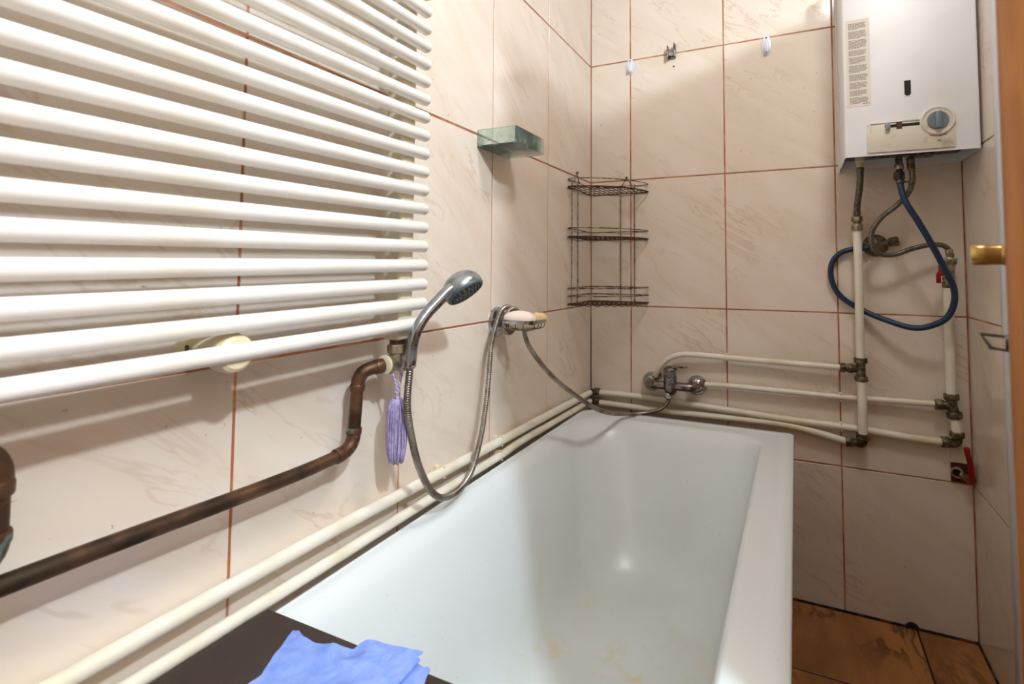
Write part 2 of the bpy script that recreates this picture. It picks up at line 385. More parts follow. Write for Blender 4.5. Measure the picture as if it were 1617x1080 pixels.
obj('plaster_face', join(box(XR+.01, XW, -.309, -.300, 0, H), box(XW-.009, XW, YF, -.31, 0, H)), M['beige'], wr, smooth=False)
for j in range(len(ZL)-1):
    z0, z1 = ZL[j], ZL[j+1]
    put_tile(wr, XR+.006, (-.286-.002)/2, (z0+z1)/2, .286-.004, z1-z0-G, -math.pi/2, M['tile'])
wf = struct(obj('wall_front', box(-.12, XW+.12, YF-.12, YF, -.05, H), M['beige'], loc=(0, YF, 0), smooth=False))
ce = struct(obj('ceiling', box(-.12, XW+.12, YF-.12, .12, H, H+.1), M['plaster'], loc=(0, 0, H), smooth=False))
fl = struct(obj('floor', box(-.12, XW+.12, YF-.12, .12, -.1, -.0015), M['floor_grout'], loc=(0, 0, 0), smooth=False), 'orange-brown marbled tiled floor beside the bath', 'floor')
fx = [0.003, .338, .6715, 1.005, 1.339, 1.673, 2.007, XW-.002]; fy = [-.004, -.313, -.647, -.981, -1.315, -1.649, -1.983, -2.317, YF+.002]
for i in range(7):
    for j in range(8):
        if i > 3 and j == 0: continue
        w, d = fx[i+1]-fx[i]-.005, fy[j]-fy[j+1]-.005
        o = put_tile(fl, (fx[i]+fx[i+1])/2, (fy[j]+fy[j+1])/2, -.006, w, d, 0, M['floor_tile'], 'floor_tile', 0)
        o.rotation_euler = (-math.pi/2, 0, 0)
# mouldy joint along the foot of the back wall and the dark corner joint
struct(obj('trim_1', join(box(0, XR, -.006, .001, -.001, .004), box(XR-.005, XR+.001, -.3, 0, -.001, .004)), M['mould'], loc=(0, 0, 0), smooth=False))
struct(obj('trim_2', box(-.0015, .0016, -.0016, .0015, 0, H-.001), M['corner_joint'], loc=(0, 0, 0), smooth=False))
# door frame
struct(obj('trim_3', join(box(XR-.0045, XR+.10, -.314, -.287, 0, 2.09, .002)),
           M['white_paint'], loc=(XR, -.3, 0)), 'white painted door frame beside the tiled corner', 'door frame')
# door leaf, swung into the room and seen edge-on
A = Vector((.846, -1.372, 0)); Hh = Vector((1.160, -.360, 0))
ang = math.atan2(Hh.y-A.y, Hh.x-A.x); DL = (Hh-A).length
DM = Matrix.Translation(A) @ Matrix.Rotation(ang, 4, 'Z')     # local x along the leaf from its free edge, +y = side facing the bath
door = struct(obj('door_1', xf(box(0, DL, -.040, 0, .012, 2.02, .003), DM), M['wood'], loc=tuple(A)), 'orange varnished wooden door leaf seen edge-on', 'door')
dz = 1.045
h1 = obj('door_handle', xf(join(lathe((.055, 0, dz), (0, 1, 0), [(.0088, 0), (.0088, .002), (.0084, .003)], 24)), DM), M['brass_gold'], door)
h1['label'] = 'brass lever handle'
obj('handle_neck', xf(lathe((.055, .002, dz), (0, 1, 0), [(.0082, 0), (.0082, .010), (.0086, .011), (.0086, .0195), (.0078, .021)], 24), DM), M['brass_gold'], h1)
obj('lever', xf(tube([(.055, .0145, dz), (.09, .0145, dz), (.15, .014, dz), (.165, .014, dz-.001)], .0058, .01, 14), DM), M['brass_gold'], h1)
tt = obj('thumb_turn', xf(join(rod((.055, 0, dz-.072), (.055, .003, dz-.072), .006, 16),
      sweep([Vector(p) for p in ((.055, .002, dz-.078), (.055, .002, dz-.067), (.055, .0185, dz-.066), (.055, .0125, dz-.077))], .0017, 8, True)), DM), M['iron'], door)
tt['label'] = 'dull steel loop of the thumb turn'

# ------------------------------------------------------------------ bath
def rrect(x0, x1, y0, y1, z, r, n=16):
    """rounded rectangle ring, 4*(n+1) points; r = (front-left, front-right, back-right, back-left)"""
    o = []
    cs = [(x0, y0, 180, r[0], 1, 1), (x1, y0, 270, r[1], -1, 1), (x1, y1, 0, r[2], -1, -1), (x0, y1, 90, r[3], 1, -1)]
    for x, y, a0, rr, sx, sy in cs:
        cx, cy = x+sx*rr, y+sy*rr
        for i in range(n+1):
            a = math.radians(a0+90*i/n); o.append((cx+math.cos(a)*rr, cy+math.sin(a)*rr, z))
    return o
def loft(rings, close_last=True, close_first=False):
    v, f = [], []; n = len(rings[0])
    for r in rings: v += r
    for i in range(len(rings)-1):
        for k in range(n): f.append((i*n+k, i*n+(k+1) % n, (i+1)*n+(k+1) % n, (i+1)*n+k))
    if close_last: f.append(tuple((len(rings)-1)*n+k for k in range(n)))
    if close_first: f.append(tuple(range(n))[::-1])
    return v, f
Y0, Y1 = -1.63, -.135
tub = thing('bathtub', 'long white enamelled bath with yellow stains on its bottom', 'bathtub', (.36, -.88, 0))
R = []
R.append(rrect(.034, .688, Y0+.004, Y1-.004, .505, (.03, .03, .012, .05)))
R.append(rrect(.030, .692, Y0, Y1, .508, (.03, .03, .012, .05)))
R.append(rrect(.030, .692, Y0, Y1, .547, (.03, .03, .012, .05)))
R.append(rrect(.033, .689, Y0+.003, Y1-.003, .550, (.03, .03, .012, .05)))
R.append(rrect(.036, .664, Y0+.012, Y1-.022, .5502, (.05, .05, .03, .06)))
R.append(rrect(.037, .660, Y0+.014, Y1-.026, .5485, (.05, .05, .03, .06)))
R.append(rrect(.043, .622, Y0+.075, Y1-.058, .5480, (.12, .10, .075, .12)))
R.append(rrect(.053, .612, Y0+.085, Y1-.070, .5455, (.13, .11, .08, .13)))
R.append(rrect(.068, .606, Y0+.100, Y1-.084, .535, (.14, .12, .085, .14)))
R.append(rrect(.084, .602, Y0+.120, Y1-.100, .51, (.15, .12, .09, .15)))
R.append(rrect(.108, .597, Y0+.160, Y1-.130, .44, (.16, .13, .10, .16)))
R.append(rrect(.130, .588, Y0+.210, Y1-.170, .36, (.16, .14, .11, .16)))
R.append(rrect(.150, .574, Y0+.255, Y1-.215, .28, (.15, .14, .12, .16)))
R.append(rrect(.176, .552, Y0+.300, Y1-.262, .22, (.14, .13, .12, .15)))
R.append(rrect(.212, .520, Y0+.345, Y1-.310, .188, (.12, .12, .11, .12)))
R.append(rrect(.262, .475, Y0+.41, Y1-.38, .178, (.09, .09, .08, .09)))
R.append(rrect(.33, .41, Y0+.60, Y1-.55, .175, (.03, .03, .03, .03)))
def smooth_rings(R, k=4):
    o = []
    for i in range(len(R)-1):
        if i < 5: o.append(R[i]); continue
        for j in range(k):
            t = j/k; ring = []
            for a, b, c, d in zip(R[max(i-1, 5)], R[i], R[i+1], R[min(i+2, len(R)-1)]):
                a, b, c, d = Vector(a), Vector(b), Vector(c), Vector(d)
                ring.append(tuple(.5*((2*b)+(c-a)*t+(2*a-5*b+4*c-d)*t*t+(3*b-a-3*c+d)*t**3)))
            o.append(ring)
    return o+[R[-1]]
R = smooth_rings(R)
basin = obj('basin', loft(R), M['tub'], tub, loc=(0, 0, 0), sharp=60)
Ro = [rrect(.045, .655, Y0+.03, Y1-.03, .506, (.10,)*4), rrect(.085, .632, Y0+.14, Y1-.11, .36, (.13,)*4), rrect(.130, .598, Y0+.22, Y1-.19, .22, (.14,)*4), rrect(.195, .535, Y0+.33, Y1-.29, .155, (.12,)*4)]
obj('outer_shell', loft(Ro), M['tub'], tub, loc=(0, 0, 0))
for x, y in ((.20, -1.22), (.50, -1.22), (.20, -.52), (.50, -.52)):
    obj('foot', join(rod((x, y, 0), (x, y, .150), .011), lathe((x, y, 0), (0, 0, 1), [(.024, 0), (.024, .008), (.012, .012)], 16)), M['iron'], tub)

# board laid over the near end of the bath, with a blue wipe on it
bd = obj('dark_board', join(box(.043, .80, -1.80, -1.3545, .5515, .5675, .0015)), M['board'], loc=(.4, -1.58, .5515))
tag(bd, 'dark brown board laid over the near end of the bath', 'board')
ed = obj('edge_strip', box(.0385, .0435, -1.79, -1.359, .5515, .5635, .0005), M['board_edge'], bd)
ed['label'] = 'reddish raw edge of the board'
outline = [(.1203, -1.3784), (.126, -1.3745), (.1446, -1.3830), (.166, -1.383), (.1849, -1.3795), (.2000, -1.374), (.2128, -1.3690), (.224, -1.357), (.2357, -1.3500), (.262, -1.3455), (.294, -1.3400), (.2955, -1.3440), (.2915, -1.3480), (.300, -1.352), (.30, -1.50), (.145, -1.52), (.1521, -1.4439), (.1400, -1.4220), (.1330, -1.4020)]
def cloth_geo(pts, z, amp, th, seed, n=44, edgeonly=False):
    xs = [p[0] for p in pts]; ys = [p[1] for p in pts]; x0, x1, y0, y1 = min(xs), max(xs), min(ys), max(ys)
    bm = bmesh.new(); vs = [bm.verts.new((x, y, 0)) for x, y in pts]; fc = bm.faces.new(vs)
    bmesh.ops.subdivide_edges(bm, edges=list(bm.edges), cuts=3)
    for i in range(1, n):
        for co, no in (((x0+(x1-x0)*i/n, 0, 0), (1, 0, 0)), ((0, y0+(y1-y0)*i/n, 0), (0, 1, 0))):
            bmesh.ops.bisect_plane(bm, geom=list(bm.verts)+list(bm.edges)+list(bm.faces), plane_co=co, plane_no=no)
    bmesh.ops.recalc_face_normals(bm, faces=bm.faces)
    def height(x, y):
        h = noise.noise(Vector((x*14+seed, y*14, seed)))*1.0+noise.noise(Vector((x*45, y*45+seed, 3)))*.4
        h = amp*(h*.5+.55)+.0012*noise.noise(Vector((x*130, y*90, seed)))
        d = math.hypot(x-.215, (y+1.375)*1.3); h += -.0045*math.exp(-(d/.012)**2)+.004*math.exp(-((d-.024)/.012)**2)
        over = max(0, y+1.357)
        return z+max(.0006, h)-over*over*3
    top = {}
    for q in bm.verts: q.co.z = height(q.co.x, q.co.y)
    r = bmesh.ops.solidify(bm, geom=list(bm.faces), thickness=th)
    return out(bm)
wipe = obj('cleaning_cloth', cloth_geo(outline, .5700, .0095, .0012, 4.0, n=64), M['cloth'], loc=(.2, -1.43, .569), sharp=60)
tag(wipe, 'crumpled bright blue cleaning cloth lying on the dark board', 'cloth')
fold = obj('under_fold', cloth_geo([(.2870, -1.3490), (.3060, -1.3535), (.3085, -1.3500), (.3150, -1.3530), (.3165, -1.3600), (.3215, -1.372), (.325, -1.50), (.285, -1.50)], .5687, .002, .0010, 9.0, 14), M['cloth'], wipe, sharp=60)

# ------------------------------------------------------------------ heating pipes along the left wall
pr = .0108
def clip(y, z, parent, wall='L'):
    if wall == 'L': g = join(box(0, .010, y-.006, y+.006, z-.012, z+.012, .001), sweep(arc((.019, y, z), (-1, 0, 0), (0, 0, 1), pr+.0012, -130, 130, 14), 0, flat=(.0012, .005, (0, 0, 1))) if False else tube(arc((.019, y, z), (-1, 0, 0), (0, 0, 1), pr+.0013, -125, 125, 14), .0022, .004, 6))
    else: g = join(box(y-.006, y+.006, -.010, 0, z-.012, z+.012, .001), tube(arc((y, -.02, z), (0, 1, 0), (0, 0, 1), pr+.0013, -125, 125, 14), .0022, .004, 6))
    return obj('pipe_clip', g, M['plastic_cream'], parent)
pu = thing('water_pipe', 'upper of two cream painted pipes along the left wall, turning onto the back wall', 'pipe', (.02, -.6, .6))
obj('pipe', tube([(.019, -2.60, .612), (.019, -1.5569, .6095), (.019, -1.36, .6102), (.019, -1.2062, .6092), (.019, -.9896, .6040), (.019, -.7571, .5990), (.019, -.40, .5930), (.019, -.06, .5855)], pr, .02), M['pipe_paint'], pu)
obj('pipe', tube([(.038, -.02, .5800), (.1696, -.02, .5815), (.3052, -.02, .5765), (.4939, -.02, .5680), (.6667, -.02, .5600), (.8258, -.0170, .5560), (.9409, -.0170, .5508), (1.0036, -.019, .5465), (1.076, -.02, .5460)], pr, .02), M['pipe_paint'], pu)
def elbow(parent, c, a, b, r=.0125, nut=.0145, name='elbow_fitting', m='brass_dark', ln=.018):
    c, a, b = Vector(c), Vector(a).normalized(), Vector(b).normalized()
    g = join(tube([c+a*ln, c+a*ln*.55, c+(a+b)*ln*.12, c+b*ln*.55, c+b*ln], r, .004, 14), hexnut(c+a*(ln-.002), c+a*(ln+.012), nut), hexnut(c+b*(ln-.002), c+b*(ln+.012), nut))
    return obj(name, g, M[m], parent)
elbow(pu, (.019, -.0205, .583), (0, -1, 0), (1, 0, 0), ln=.012)
pl = thing('water_pipe', 'lower of two cream painted pipes along the left wall, just above the bath rim', 'pipe', (.02, -.6, .56))
obj('pipe', tube([(.019, -2.60, .566), (.019, -1.3596, .5628), (.019, -1.2045, .5625), (.019, -.9884, .5625), (.019, -.7416, .5615), (.019, -.69, .5615), (.019, -.60, .5655), (.019, -.40, .5620), (.019, -.06, .5555)], .0098, .016), M['pipe_paint'], pl)
obj('pipe', tube([(.038, -.02, .5440), (.1694, -.02, .5420), (.305, -.02, .5400), (.4936, -.02, .5427), (.6664, -.02, .5418), (.7562, -.02, .5300), (.836, -.02, .5140)], pr, .016), M['pipe_paint'], pl)
elbow(pl, (.019, -.0205, .5495), (0, -1, 0), (1, 0, 0), ln=.012)
for y in (-.695,):
    clip(y, .598, pu); clip(y, .5615, pl)
clip(-.935, .603, pu)
for x, z in ((.8236, .556), ): clip(x, z, pu, 'B')

# ------------------------------------------------------------------ back wall pipes
def nuts(*segs, r=.0165): return join(*[hexnut(a, b, r) for a, b in segs])
ta = thing('water_pipe', 'cream pipe curving up from the mixer tap to the first riser', 'pipe', (.5, -.02, .74))
obj('pipe', tube([(.2490, -.016, .655), (.2560, -.022, .6740), (.2707, -.030, .6968), (.3007, -.035, .726), (.3421, -.034, .742), (.4154, -.030, .7444), (.4965, -.025, .7411), (.6698, -.027, .7385), (.800, -.030, .7369), (.826, -.030, .7369)], .0095, .01), M['pipe_paint'], ta)
obj('pipe_nut', nuts(((.2415, -.013, .640), (.2500, -.017, .658)), r=.0135), M['brass_dark'], ta)
clip(.4899, .7415, ta, 'B')
obj('union_nut', join(nuts(((.822, -.03, .7369), (.838, -.03, .7369)), r=.0155), nuts(((.842, -.03, .7367), (.858, -.03, .7367)), r=.0155), rod((.832, -.03, .7368), (.872, -.03, .7366), .0105)), M['brass_dark'], ta)
tb = thing('water_pipe', 'thin cream pipe running level from the mixer tap to the second riser', 'pipe', (.7, -.02, .65))
obj('pipe', tube([(.4200, -.02, .6458), (.4948, -.02, .6484), (.593, -.02, .6478), (.6866, -.02, .647), (.8276, -.018, .6450), (.9433, -.02, .6487), (1.066, -.025, .6520)], .0088, .02), M['pipe_paint'], tb)
obj('pipe_nut', nuts(((1.060, -.027, .652), (1.080, -.029, .652)), r=.0165), M['brass_dark'], tb)
clip(.8236, .6455, tb, 'B')
ra = thing('water_pipe', 'first cream riser pipe below the left hose of the water heater', 'pipe', (.877, -.04, .52))
obj('pipe', tube([(.8764, -.040, 1.160), (.8758, -.040, 1.1387), (.8768, -.042, 1.0848), (.8771, -.042, .9698), (.8768, -.042, .8557), (.8765, -.042, .765)], .0118, .02, 16), M['pipe_paint'], ra)
obj('pipe', tube([(.8778, -.042, .713), (.8784, -.046, .66), (.8783, -.046, .629), (.8783, -.042, .5400)], .0125, .02, 16), M['pipe_paint'], ra)
obj('tee_fitting', join(rod((.8768, -.042, .766), (.8772, -.042, .709), .0125, 18), rod((.8770, -.040, .737), (.862, -.032, .7368), .0115, 14), nuts(((.8766, -.042, .772), (.8768, -.042, .756)), ((.8772, -.042, .717), (.8774, -.042, .702)), r=.018)), M['brass_dark'], ra)
obj('elbow_fitting', join(tube([(.8783, -.042, .545), (.8785, -.038, .528), (.876, -.028, .5165), (.862, -.022, .5145), (.850, -.021, .5145)], .0125, .005, 16), nuts(((.8783, -.042, .549), (.8783, -.042, .532)), r=.019), nuts(((.834, -.02, .5140), (.851, -.021, .5145)), r=.0165)), M['brass_dark'], ra)
obj('union_nut', join(nuts(((.8762, -.045, 1.197), (.8764, -.043, 1.180)), r=.0155), collar((.8764, -.042, 1.175), (.8764, -.041, 1.153), .0155), rod((.8763, -.045, 1.19), (.8764, -.042, 1.16), .011)), M['brass'], ra)
clip(.8770, .880, ra, 'B').location.y = -.012
rb = thing('water_pipe', 'second cream riser pipe, nearest the right corner', 'pipe', (1.10, -.03, .56))
obj('pipe', tube([(1.0985, -.035, .985), (1.0991, -.032, .95), (1.0991, -.030, .8666), (1.0991, -.030, .7596), (1.0986, -.030, .675)], .0128, .02, 16), M['pipe_paint'], rb)
obj('pipe', tube([(1.1040, -.030, .630), (1.1087, -.030, .5843), (1.1092, -.030, .570)], .0128, .012, 16), M['pipe_paint'], rb)
obj('tee_fitting', join(tube([(1.0986, -.03, .678), (1.1000, -.03, .655), (1.1050, -.03, .620)], .0130, .006, 16), rod((1.099, -.03, .652), (1.078, -.029, .652), .0115), nuts(((1.0985, -.03, .686), (1.0988, -.03, .668)), ((1.1032, -.03, .636), (1.1058, -.03, .617)), r=.0185)), M['brass_dark'], rb)
obj('elbow_fitting', join(tube([(1.1092, -.03, .578), (1.1095, -.028, .560), (1.1070, -.023, .5485), (1.090, -.021, .5465)], .0120, .005, 16), nuts(((1.1090, -.03, .582), (1.1094, -.03, .565)), ((1.074, -.02, .546), (1.090, -.02, .5462)), r=.0175)), M['brass_dark'], rb)
obj('brass_union', join(nuts(((1.0986, -.035, 1.003), (1.0985, -.035, .984)), r=.0145), rod((1.0986, -.035, 1.06), (1.0985, -.035, .98), .0095)), M['brass_dark'], rb)
bv = obj('valve_body', join(rod((1.1055, -.039, 1.063), (1.0990, -.036, .998), .0125, 16), nuts(((1.1070, -.040, 1.070), (1.1050, -.039, 1.052)), ((1.1010, -.037, 1.020), (1.0995, -.036, 1.004)), r=.0150), rod((1.1020, -.038, 1.028), (1.092, -.056, 1.026), .0075)), M['brass'], rb)
hd = obj('valve_handle', join(rod((1.094, -.050, 1.027), (1.076, -.066, 1.024), .006), box(1.0700, 1.0810, -.072, -.066, 1.024, 1.048, .002), box(1.0640, 1.0760, -.072, -.066, .998, 1.024, .002), box(1.0660, 1.0790, -.073, -.065, 1.018, 1.030, .002)), M['red'], bv)
hd['label'] = 'small red butterfly handle'
clip(1.0991, .890, rb, 'B')

# ------------------------------------------------------------------ mixer tap with single lever
mx = thing('mixer_tap', 'worn chrome bath mixer tap with a single lever', 'tap', (.31, 0, .637))
for x in (.234, .3905):
    e = obj('escutcheon', lathe((x, 0, .637), (0, -1, 0), [(.034, 0), (.034, .004), (.032, .012), (.025, .022), (.018, .027), (.014, .028)], 28), M['chrome'], mx)
    obj('inlet_nut', join(hexnut((x, -.027, .638), (x, -.046, .638), .0165)), M['chrome_worn'], mx)
obj('body', join(tube([(.234, -.044, .638), (.240, -.056, .6385), (.262, -.062, .639), (.312, -.064, .640), (.362, -.062, .639), (.384, -.056, .6385), (.3905, -.044, .638)], .0145, .006, 18),
    lathe((.312, -.063, .618), (0, -.12, 1), [(.012, -.010), (.019, 0), (.0235, .012), (.0235, .034), (.021, .040)], 24)), M['chrome_worn'], mx)
obj('cartridge_housing', lathe((.3125, -.068, .656), (0, -.12, 1), [(.0215, 0), (.0215, .036), (.023, .038), (.023, .043), (.017, .048), (0, .049)], 24), M['chrome_worn'], mx)
obj('lever', join(box(.300, .372, -.086, -.064, .7020, .7065, .002)), M['chrome_worn'], mx)
for p in mx.children[-1].data.vertices:
    t = max(0, (p.co.x-(.318-.31))/.06); p.co.z += .003*t; p.co.y = (p.co.y+.075)*(1-.55*t)-.075
obj('outlet', join(lathe((.3075, -.068, .604), (0, -.1, 1), [(.0085, -.016), (.0095, -.008), (.0145, -.003), (.0155, .004), (.012, .014), (.008, .018)], 20)), M['chrome'], mx)
for x in (.258, .412): obj('stub', join(rod((x, -.012, .652), (x+.006, -.012, .668 if x < .3 else .658), .006)), M['brass_dark'], mx)

# ------------------------------------------------------------------ hand shower and its ribbed hose
hs = thing('hand_shower', 'chrome hand shower with a long ribbed hose looped over the soap dish', 'shower', (.105, -1.151, .87))
def ribbed(P, r=.0066, pitch=.0042, seg=12):
    Q = spline(P, pitch/4)
    return sweep(Q, lambda i: r if i % 4 in (0, 1) else r*.78, seg)
HP = [(.1048, -1.1445, .878), (.102, -1.1445, .8500), (.095, -1.1402, .7973), (.090, -1.1212, .7378), (.085, -1.0948, .6795), (.081, -1.0540, .6200), (.076, -1.0132, .5900), (.070, -.9560, .5790), (.062, -.8926, .5940), (.052, -.841, .6461), (.044, -.8060, .7154), (.040, -.7870, .7855), (.035, -.7700, .8484), (.031, -.7420, .8950)]
cy_, cz_ = -.693, .902
for k, a in enumerate(range(160, -560+1, -30)):
    t = k/24; rr = .034+.003*math.sin(t*9)
    HP.append((.030+.034*t, cy_+rr*math.cos(math.radians(a))*1.0-.004*(1-t), cz_+rr*.92*math.sin(math.radians(a))))
    if a <= -340: break
HP += [(.074, -.655, .895), (.074, -.672, .872), (.080, -.664, .840), (.092, -.645, .808), (.110, -.5894, .752), (.140, -.485, .678), (.1671, -.35, .607), (.1950, -.2, .5640), (.2419, -.115, .5530), (.2859, -.080, .5640), (.3050, -.0690, .586), (.3072, -.0685, .592)]
hz = obj('hose', ribbed(HP), M['hose_metal'], hs, sharp=180)
hp = [Vector(p) for p in ((.105, -1.1440, .876), (.106, -1.1440, .890), (.109, -1.1440, .9080), (.114, -1.1385, .9310), (.119, -1.1225, .9530), (.125, -1.1000, .9730), (.130, -1.0780, .9900), (.133, -1.060, .9990))]
Q = spline(hp, .006); nq = len(Q)
def hr(i):
    t = i/(nq-1)
    return .0092+.0026*t**1.5
obj('handle', sweep(Q, hr, 18), M['chrome_grey'], hs)
# inset grey strip along the handle
g = [q+Vector((.0072, -.0046, -.002)) for q in Q[4:-6]]
obj('grip_strip', sweep(g, .0052, 8), M['chrome_worn'], hs)
nrm = Vector((.62, .05, -.78)).normalized(); hc = Vector((.137, -1.0370, .9930)); la = Vector((.66, .47, .555))
obj('head', lathe(hc-nrm*.002, -nrm, [(.0375, -.008), (.0392, -.004), (.0392, .002), (.0370, .012), (.030, .0220), (.019, .0285), (.007, .031), (0, .0314)], 36), M['chrome_grey'], hs)
fp = obj('spray_plate', lathe(hc+nrm*.0050, nrm, [(.0378, -.004), (.0380, .002), (.0358, .0048), (.0346, .0042), (.012, .0046), (0, .0046)], 36), M['grey_plastic'], hs)
fu = nrm.orthogonal().normalized(); fv = nrm.cross(fu)
dots = []
for rr, k in ((.0305, 20), (.0245, 16), (.0180, 11), (.010, 7)):
    for i in range(k):
        a = 2*math.pi*i/k; c = hc+nrm*.0092+fu*math.cos(a)*rr+fv*math.sin(a)*rr; dots.append(lathe(c, nrm, [(.0014, 0), (.0012, .0018), (0, .002)], 6))
obj('nozzles', join(*dots), M['nozzle'], fp)['kind'] = 'stuff'
obj('hose_collar', join(collar((.1045, -1.1445, .862), (.1055, -1.1440, .884), .0090)), M['chrome'], hs)
# white bracket that carries the handle, fixed below the radiator end
hb = thing('shower_bracket', 'small white hook bracket with a corroded screw under the radiator end', 'bracket', (.05, -1.13, .87))
obj('arm', join(tube([(.055, -1.105, .905), (.075, -1.112, .898), (.090, -1.128, .886), (.097, -1.140, .878)], .0085, .006, 12)), M['enamel_old'], hb)
obj('back_plate', box(.040, .062, -1.118, -1.092, .872, .918, .003), M['enamel_old'], hb)
obj('screw', lathe((.061, -1.102, .910), (1, 0, .1), [(.0065, 0), (.0065, .004), (.004, .006), (0, .0062)], 12), M['chrome_worn'], hb)

# ------------------------------------------------------------------ wire soap dish and soaps
sd = thing('soap_dish', 'chrome wire soap dish on a round wall flange', 'soap dish', (0, -.69, .9))
obj('wall_flange', lathe((0, -.690, .8965), (1, 0, 0), [(.0385, 0), (.0385, .004), (.036, .009), (.030, .012), (.026, .0105), (.020, .012), (.014, .016)], 32), M['chrome'], sd)
obj('stem', join(rod((.014, -.690, .897), (.064, -.690, .899), .0105, 16)), M['grey_plastic'], sd)
zr = .906
ring = [(.055, -.752, zr), (.120, -.768, zr), (.134, -.766, zr), (.141, -.755, zr), (.146, -.705, zr), (.142, -.690, zr), (.128, -.682, zr), (.058, -.668, zr)]
obj('rim_band', sweep(spline(ring, .006, True), 0, closed=True, flat=(.0042, .0011, (0, 0, 1))), M['chrome'], sd)
wires = []
for y in (-.746, -.728, -.710, -.692):
    wires.append(tube([(.058, y, zr-.002), (.060, y, zr-.016), (.070, y, zr-.0195), (.128, y, zr-.0195), (.138, y, zr-.015), (.141, y, zr-.002)], .0012, .006, 6))
for x in (.072, .095, .118):
    wires.append(tube([(x, -.750-(x-.05)*.2, zr-.002), (x, -.748-(x-.05)*.2, zr-.016), (x, -.742-(x-.05)*.2, zr-.0205), (x, -.690, zr-.0205), (x, -.682, zr-.016), (x, -.676, zr-.002)], .0012, .006, 6))
obj('wire_basket', join(*wires), M['chrome_worn'], sd)
def pebble(c, a, b, h, rz, n=2.5, flat=.62, wob=0):
    """rounded bar of soap"""
    bm = bmesh.new(); bmesh.ops.create_uvsphere(bm, u_segments=32, v_segments=18, radius=1)
    m = Matrix.Translation(c) @ Matrix.Rotation(rz, 4, 'Z')
    for q in bm.verts:
        x, y, z = q.co; e = 2/n
        f = (abs(x)**n+abs(y)**n)**(1/n) or 1; rr = math.hypot(x, y); k = rr/f if f > 1e-6 else 1
        zz = math.copysign(abs(z)**flat, z)
        w = 1+wob*noise.noise(Vector((x*2, y*2, z*2)))
        q.co = m @ Vector((x*k*a*w, y*k*b*w, zz*h*w))
    return out(bm)
tag(obj('soap_bar', pebble((.093, -.733, .9110), .0430, .0235, .0200, math.radians(4), n=2.1, flat=.9), M['soap_pink'], loc=(.093, -.733, .9110), sharp=180), 'larger pale pink oval bar of soap in the wire dish', 'soap')
tag(obj('soap_bar', pebble((.1230, -.6960, .9110), .0240, .0170, .0140, math.radians(30), n=2.2, flat=.8, wob=.15), M['soap_yellow'], loc=(.122, -.695, .912), sharp=180), 'smaller yellowish bar of soap behind the pink one', 'soap')
tag(obj('soap_remnant', pebble((.098, -.718, .8945), .036, .026, .0068, .1, wob=.3), M['sponge'], loc=(.098, -.718, .8945), sharp=180), 'flat ivory soap remnant at the bottom of the wire dish', 'soap')

# ------------------------------------------------------------------ glass shelf tray
gs = thing('glass_shelf', 'green glass box shelf with lime stains on the left wall', 'shelf', (0, -.71, 1.33))
t = .004; gx, ga, gb, gz = .110, -.789, -.640, 1.3300; gh = .043
obj('bottom_pane', box(.001, gx, ga, gb, gz, gz+t, .0006, 1), M['glass'], gs)
obj('front_pane', box(gx-t, gx, ga, gb, gz+t+.0003, gz+gh, .0006, 1), M['glass'], gs)
for y in (ga, gb-t): obj('side_pane', box(.001, gx-t-.0003, y, y+t, gz+t+.0003, gz+gh, .0006, 1), M['glass'], gs)

# ------------------------------------------------------------------ three-tier wire corner rack
cr = thing('wire_rack', 'rusty three tier wire rack hung in the wall corner', 'rack', (.1, -.1, .91))
def tier(z, rails, base_m):
    A_, B_ = Vector((.008, -.240, 0)), Vector((.225, -.008, 0))
    def ringp(zz, k=1.0):
        P = [(.008, -.238, zz), (.030, -.240, zz), (.085, -.222, zz), (.150, -.172, zz), (.205, -.095, zz), (.2250, -.030, zz), (.223, -.008, zz), (.13, -.0075, zz), (.0095, -.0085, zz), (.0075, -.13, zz)]
        return P
    for zz in rails: obj('rail', tube(ringp(zz), .0017, .010, 8, True), M['wire'], cr)
    b = [tube(ringp(z), .0024, .010, 8, True)]
    # grid of the tier floor
    for i in range(1, 12):
        s = i/12; x = .008+.216*s
        yy = -(.240-.010*s-.215*max(0, (s-.05))**1.9)
        b.append(rod((x, -.009, z-.001), (x, max(yy, -.24), z-.001), .0012, 6))
    for i in range(1, 5):
        y = -.009-.05*i; xm = .222*(1-((-y)/.255)**2.0)**.60
        b.append(rod((.008, y, z-.0022), (xm, y, z-.0022), .0012, 6))
    # wavy front wire
    W = []
    for i in range(60):
        a = i/59; p0 = Vector((.020, -.238, z-.004)).lerp(Vector((.224, -.020, z-.004)), a)+Vector((.062, -.048, 0))*math.sin(math.pi*a)*.9
        p0.z += .003*math.sin(i*1.25); W.append(p0)
    b.append(sweep(W, .0012, 6))
    obj('tier_base', join(*b), base_m, cr)
tier(1.3135, (1.3410,), M['wire_rust']); tier(1.1430, (1.1720,), M['wire_rust']); tier(.9145, (.9420, .9690), M['wire_rust'])
for x, y in ((.0075, -.2050), (.0075, -.1500), (.1200, -.0075), (.1726, -.0075)):
    obj('upright', rod((x, y, .912), (x, y, 1.345), .0017, 8), M['wire'], cr)
for p in (((.003, -.172, 1.341), (.003, -.150, 1.377), (.003, -.126, 1.341)), ((.122, -.003, 1.341), (.1422, -.003, 1.372), (.164, -.003, 1.341))):
    obj('hanger', sweep([Vector(q) for q in p], .0018, 8), M['wire'], cr)
for c, n in (((0, -.150, 1.3765), (1, 0, 0)), ((.1422, 0, 1.3715), (0, -1, 0))):
    obj('screw', lathe(c, n, [(.003, 0), (.003, .007), (.0045, .0075), (.0045, .009), (0, .0098)], 10), M['iron'], cr)

